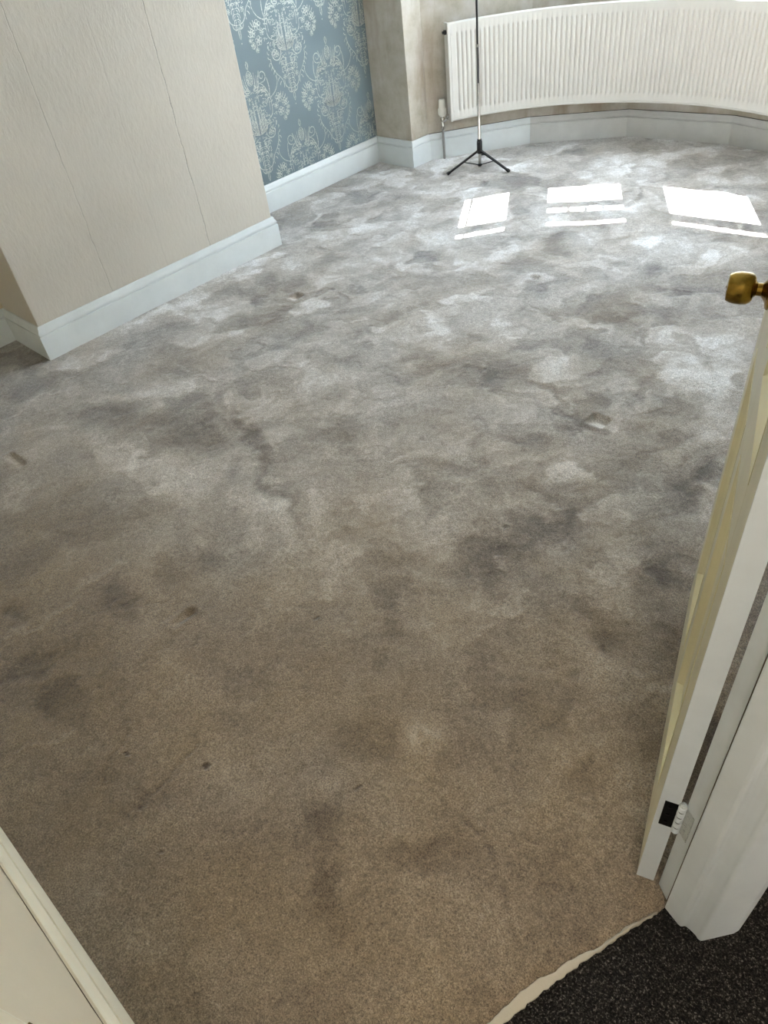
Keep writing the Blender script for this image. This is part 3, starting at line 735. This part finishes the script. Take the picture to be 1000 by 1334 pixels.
for i in range(k):
    a, b = TH0+(TH1-TH0)*i/k, TH0+(TH1-TH0)*(i+1)/k
    vs = [cyl(t, r, z) for t in (a, b) for (r, z) in ((RR+.010, ZB+.004), (RR+.045, ZB+.004), (RR+.045, ZT-.004), (RR+.010, ZT-.004))]
    mb.add(vs, [(0, 1, 5, 4), (1, 2, 6, 5), (2, 3, 7, 6)]+([(0, 1, 2, 3)] if i == 0 else [])+([(4, 5, 6, 7)] if i == k-1 else []))
mb.build('back_panel', M_RAD, rad, smooth=True)
for th, s in ((TH0, 1), (TH1, -1)):     # folded rim on each end
    mb = MB(); vs = [cyl(t, r, z) for t in (th+.004*s, th-.006*s) for (r, z) in ((RR-.003, ZB-.001), (RR+.05, ZB-.001), (RR+.05, ZT+.001), (RR-.003, ZT+.001))]
    mb.add(vs, [(0, 1, 2, 3), (4, 5, 6, 7), (0, 1, 5, 4), (1, 2, 6, 5), (2, 3, 7, 6), (3, 0, 4, 7)]); mb.build('end_cap', M_RAD, rad, bevel=.0015)
mb = MB(); q0 = np.array(cyl(TH0+.004, RR+.022, ZT-.045)); tdir = np.array([-math.sin(TH0), math.cos(TH0), 0])
mb.lathe(q0, tdir, [(0, .013), (.012, .013), (.012, .009), (.022, .008)], 6)
mb.build('bleed_plug', M_BLACKPL, rad)
for th in (math.radians(125), math.radians(95), math.radians(62)):
    mb = MB(); vs = [cyl(t, r, z) for t in (th-.012, th+.012) for (r, z) in ((RR+.044, ZB+.08), (RR+.09, ZB+.08), (RR+.09, ZT-.08), (RR+.044, ZT-.08))]
    mb.add(vs, [(0, 1, 2, 3), (4, 5, 6, 7), (0, 1, 5, 4), (1, 2, 6, 5), (2, 3, 7, 6), (3, 0, 4, 7)]); mb.build('bracket', M_RAD, rad)
# supply pipe and thermostatic valve
vp = np.array([-3.2507, 3.8704])
mb = MB(); mb.tube([(*vp, .0), (*vp, .19)], .0078, 12)
mb.build('supply_pipe', mat_paint('chromed_pipe', srgb(150, 148, 144), .3), rad, smooth=True)
vb = MB(); vb.lathe((*vp, .178), (0, 0, 1), [(0, .011), (.014, .013), (.016, .010), (.05, .010), (.052, .014), (.066, .014), (.068, .010), (.075, .010)], 12)
e1 = np.array(cyl(TH0, RR+.03, ZB+.035)); s0 = np.array([*vp, .216])
vb.tube([s0, s0+(e1-s0)*.3, s0+(e1-s0)*.32, s0+(e1-s0)*.62, s0+(e1-s0)*.64, e1+(e1-s0)*.05], [.008, .008, .0125, .0125, .008, .008], 12)
valve = vb.build('valve', M_CHROME, rad, smooth=True)
M_TRV = mat_paint('valve_head_plastic', srgb(240, 238, 230), .45, .03, .03)
mb = MB(); pr = [(0, .015), (.006, .021), (.012, .024)]
pr += [(.045, .0245), (.050, .021), (.056, .0205), (.092, .0195), (.097, .016), (.099, .0)]
mb.lathe((*vp, .252), (0, 0, 1), pr, 20)
head = mb.build('valve_head', M_TRV, valve, smooth=True)
mb = MB()
for k in range(14):
    a = 2*math.pi*k/14; u = np.array([math.cos(a), math.sin(a), 0]); w = np.array([-math.sin(a), math.cos(a), 0])
    mb.obox(np.array([*vp, .266])+u*.0235, u, w, (0, 0, 1), (0, .003), (-.0018, .0018), (0, .03))
mb.build('grip_ribs', M_TRV, valve)

# ------------------------------------------------------------------ tripod stand
tc = np.array([-2.935, 3.832])
tri = empty('tripod_stand', (*tc, 0)); tag(tri, 'slim black telescopic tripod stand on the carpet in front of the radiator', 'tripod')
def tl(name, mb, m, p=tri, **k): return mb.build(name, m, p, smooth=True, **k)
TC = lambda z: (*tc, z)
mb = MB(); mb.tube([TC(.02), TC(.46)], .0085, 14); p1 = tl('lower_pole', mb, M_CHROME)
mb = MB(); mb.tube([TC(.46), TC(.655)], .0072, 14); tl('middle_pole', mb, M_GUN)
mb = MB(); mb.tube([TC(.655), TC(1.38)], .0060, 14); tl('upper_pole', mb, M_BLACK)
mb = MB(); mb.lathe(TC(.452), (0, 0, 1), [(0, .0095), (.016, .0095)], 14); tl('pole_joint', mb, M_CHROME)
mb = MB(); mb.lathe(TC(.648), (0, 0, 1), [(0, .0085), (.014, .0085)], 14); tl('pole_joint', mb, M_CHROME)
mb = MB(); mb.lathe(TC(.082), (0, 0, 1), [(0, .014), (.004, .0165), (.070, .0165), (.072, .014), (.082, .013)], 16); tl('hub', mb, M_BLACKPL)
mb = MB(); mb.lathe(TC(.006), (0, 0, 1), [(0, .006), (.004, .012), (.012, .012), (.016, .010)], 14); tl('slide_collar', mb, M_BLACKPL)
mb = MB(); mb.lathe(TC(1.38), (0, 0, 1), [(0, .012), (.02, .012), (.022, .02), (.03, .02), (.032, .006), (.045, .006)], 16); tl('top_mount', mb, M_BLACKPL)
feet = [np.array([-3.032, 3.627]), np.array([-2.706, 3.823])]
third = 3*tc-feet[0]-feet[1]; v3 = third-tc; third = tc+v3/np.linalg.norm(v3)*.22
for ft in feet+[third]:
    d_ = ft-tc; l = np.linalg.norm(d_); d_ /= l; w = np.array([-d_[1], d_[0], 0])
    a = np.array([*(tc+d_*.012), .098]); b = np.array([*ft, .008]); ax = (b-a)/np.linalg.norm(b-a); up = np.cross(w, ax)
    mb = MB(); mb.obox(a, ax, w, up, (0, np.linalg.norm(b-a)-.018), (-.008, .008), (-.0045, .0045))
    leg = mb.build('leg', M_BLACK, tri, bevel=.002)
    mb = MB(); mb.obox(a, ax, w, up, (np.linalg.norm(b-a)-.022, np.linalg.norm(b-a)), (-.0095, .0095), (-.007, .006))
    mb.build('rubber_foot', M_BLACKPL, leg, bevel=.002)
    mid_ = a+(b-a)*.50
    mb = MB(); mb.tube([TC(.014), mid_+up*-.004], .0028, 8); mb.build('stretcher', M_BLACK, tri, smooth=True)

# ------------------------------------------------------------------ door
A_ = np.array([-.1427, .6423]); DD = np.array([-.31546, .94894]); DF = np.array([-.94894, -.31546])   # along the leaf, out of its visible face
A3 = (*A_, 0); UD = (*DD, 0); UF = (*DF, 0); UZ = (0, 0, 1)
DW, DH, TH = .768, 1.985, .032
door = empty('door_1', (*A_, 0)); struct(door)
def dbox(mb, s, o, z): mb.obox(A3, UD, UF, UZ, s, o, z)
def dpart(name, s, z, m=None, o=(-TH, 0)):
    mb = MB(); dbox(mb, s, o, z); return mb.build(name, m or M_DOOR, door, bevel=.0012)
mb = MB(); dbox(mb, (.0015, .10), (-TH, 0), (.008, DH)); hs = mb.build('hinge_stile', M_DOOR, door, bevel=.0012)
mb = MB(); dbox(mb, (-.0005, .0016), (-TH-.0003, .0003), (.008, DH)); mb.build('leaf_edge', M_FRAME, door, bevel=.0006)['label'] = 'white painted edge of the door leaf'
dpart('lock_stile', (DW-.10, DW), (.008, DH)); dpart('muntin', (.344, .424), (.19, .80)); dpart('muntin', (.344, .424), (.94, DH-.11))
dpart('bottom_rail', (.10, DW-.10), (.008, .19)); dpart('lock_rail', (.10, DW-.10), (.80, .94)); dpart('top_rail', (.10, DW-.10), (DH-.11, DH))
for (s0, s1) in ((.10, .344), (.424, DW-.10)):
    for (z0, z1) in ((.19, .80), (.94, DH-.11)):
        p = dpart('panel', (s0, s1), (z0, z1), M_DOOR, (-TH+.012, -.012))
        for (o0, o1, sg) in ((-.012, .0008, 1), (-TH+.012, -TH-.0008, -1)):
            mb = MB(); w_ = .026
            rings = []
            for (ins, oo) in ((0, o0), (0, o1), (.004, o1), (.010, o0+(o1-o0)*.70), (.018, o0+(o1-o0)*.30), (w_, o0)):
                rings.append([tuple(np.array(A3)+np.array(UD)*s+np.array(UF)*oo+np.array(UZ)*z) for (s, z) in ((s0+ins, z0+ins), (s1-ins, z0+ins), (s1-ins, z1-ins), (s0+ins, z1-ins))])
            vs = [v for r in rings for v in r]
            mb.add(vs, [(i*4+j, i*4+(j+1) % 4, (i+1)*4+(j+1) % 4, (i+1)*4+j) for i in range(5) for j in range(4)])
            mb.build('moulding', M_MOULD, p)
# knob
ks = np.array(A3)+np.array(UD)*.700+np.array([0, 0, .897])
for sg, o0 in ((1, 0.0), (-1, -TH)):
    base = ks+np.array(UF)*o0; ax = np.array(UF)*sg
    mb = MB(); mb.lathe(base, ax, [(0, .034), (.003, .034), (.006, .031), (.008, .022), (.012, .016), (.016, .0115), (.024, .0110), (.026, .0125), (.030, .0155)], 36)
    kn = mb.build('knob_rose', M_BRASS, door, smooth=True)
    mb = MB(); mb.lathe(base, ax, [(.027, .0125), (.029, .020), (.032, .0245), (.037, .0275), (.046, .0285), (.055, .0282), (.064, .0268), (.071, .0240), (.0725, .0225), (.0738, .012), (.0742, .002)], 40)
    mb.build('knob', M_BRASS, kn, smooth=True)
    mb = MB(); mb.lathe(base, ax, [(.0735, .0028), (.0750, .0022), (.0752, .0)], 12); mb.build('knob_screw', M_BRASS, kn, smooth=True)
# hinge: dark leaf let into the door edge, painted knuckles, painted leaf on the frame
EE = -DF   # across the edge, towards the gap
he = empty_h = None
mb = MB(); mb.obox(A3, (*EE, 0), (*(-DD), 0), UZ, (.0085, .0300), (.0004, .0016), (.246, .330)); hp = mb.build('hinge', M_HINGE, door); hp['label'] = 'black steel hinge leaf on the white door edge'
for zz in (.262, .288, .314):
    mb = MB(); c0 = np.array(A3)+np.array([*(EE*.018), 0])+np.array([*(-DD*.0016), 0])+np.array([0, 0, zz]); mb.lathe(c0, (*(-DD), 0), [(0, .0038), (.0006, .0036), (.0009, .002)], 12)
    mb.build('screw', M_HINGE, hp)
pin = A_+EE*.0365-DD*.003
for k, (za, zb) in enumerate(((.242, .2595), (.2625, .279), (.282, .2975), (.3005, .316), (.319, .334))):
    mb = MB(); mb.lathe((*pin, za), UZ, [(0, .0048), (.0022, .0068), (zb-za-.0022, .0068), (zb-za, .0048)], 14); mb.build('knuckle', M_FRAME, hp, smooth=True)
mb = MB(); mb.lathe((*pin, .243), UZ, [(0, .0052), (.091, .0052)], 12); mb.build('hinge_pin', M_HINGE, hp, smooth=True)
mb = MB(); mb.lathe((*pin, .334), UZ, [(0, .004), (.002, .0065), (.006, .005), (.008, .001)], 12); mb.build('pin_tip', M_PHINGE, hp, smooth=True)

# ------------------------------------------------------------------ door frame
fr = MB(); fr.prism([(-.103, .657), (-.0765, .6385), (-.069, .650), (-.060, .72), (-.082, .72)], 0, 2.03)
frame = struct(fr.build('trim_1', M_FRAME, bevel=.0015))
mb = MB(); mb.prism([(-.0755, .6405), (-.0735, .6240), (-.0415, .6130), (-.0355, .6125), (-.0300, .6190), (-.020, .6185), (-.0075, .6160), (-.0035, .6130),
                     (.0025, .6135), (.0065, .6180), (.0420, .6640), (.0465, .6750), (.052, .735), (-.058, .735), (-.068, .652)], 0, 2.06)
mb.build('stop_and_architrave', M_FRAME, frame, bevel=.0022)
mb = MB(); mb.prism([(-.0767, .6390), (-.0757, .6397), (-.0745, .6410), (-.0700, .6450)], 0, 2.02); mb.build('shadow_gap', M_CRACK, frame)
u = np.array([-.0765+.103, .6385-.657]); u /= np.linalg.norm(u); n_ = np.array([u[1], -u[0]]); n_ = -n_ if n_[1] > 0 else n_
mb = MB(); mb.obox((-.103, .657, 0), (*u, 0), (*n_, 0), UZ, (.001, .0235), (0, .0012), (.243, .330)); hl = mb.build('hinge_leaf', M_PHINGE, frame); hl['label'] = 'chipped painted hinge leaf on the frame'
for zz in (.262, .288, .314):
    mb = MB(); mb.lathe((-.103+u[0]*.012+n_[0]*.0012, .657+u[1]*.012+n_[1]*.0012, zz), (*n_, 0), [(0, .0036), (.0008, .003), (.001, .001)], 12); mb.build('screw', M_PHINGE, hl)
# other side of the doorway, with its latch plate
NJ = np.array([-.3705, -.1340])
mb = MB(); mb.prism([tuple(NJ), tuple(NJ-DT*.045), tuple(NJ-DT*.045+DN*.11), tuple(NJ+DN*.11)], 0, 2.03)
f2 = struct(mb.build('trim_2', M_SKIRT_NEAR, bevel=.002))
mb = MB(); mb.obox((*NJ, 0), (*DN, 0), (*DT, 0), UZ, (.0, .02), (0, .0015), (.855, .885)); mb.build('latch_plate', M_BRASS, f2, bevel=.0005)
# threshold head lining
mb = MB(); mb.prism([tuple(H0-DT*.80), tuple(H0+DT*.02), tuple(H0+DT*.02+DN*.11), tuple(H0-DT*.80+DN*.11)], 2.0, 2.03); struct(mb.build('trim_3', M_FRAME))

# ------------------------------------------------------------------ lamps of the house (ceiling lights out of view)
def ceiling_light(x, y, power, col, label):
    r = empty('ceiling_light', (x, y, ZC)); tag(r, label, 'lamp')
    mb = MB(); mb.lathe((x, y, ZC), (0, 0, -1), [(0, .05), (.02, .05), (.022, .01), (.16, .008)], 20); mb.build('ceiling_rose', M_UPVC, r, smooth=True)
    m, nt, b = new_mat('lamp_glass', (1, .9, .75, 1), .4); b.inputs['Emission Color'].default_value = (*col, 1); b.inputs['Emission Strength'].default_value = power*1.2
    mb = MB(); mb.lathe((x, y, ZC-.15), (0, 0, -1), [(0, .03), (.02, .07), (.06, .10), (.10, .10), (.14, .07), (.16, .02), (.162, 0)], 24); g_ = mb.build('globe', m, r, smooth=True)
    return r
ceiling_light(.55, -.45, HALL_POWER, (1, .95, .88), 'white globe pendant lamp hanging from the hall ceiling')
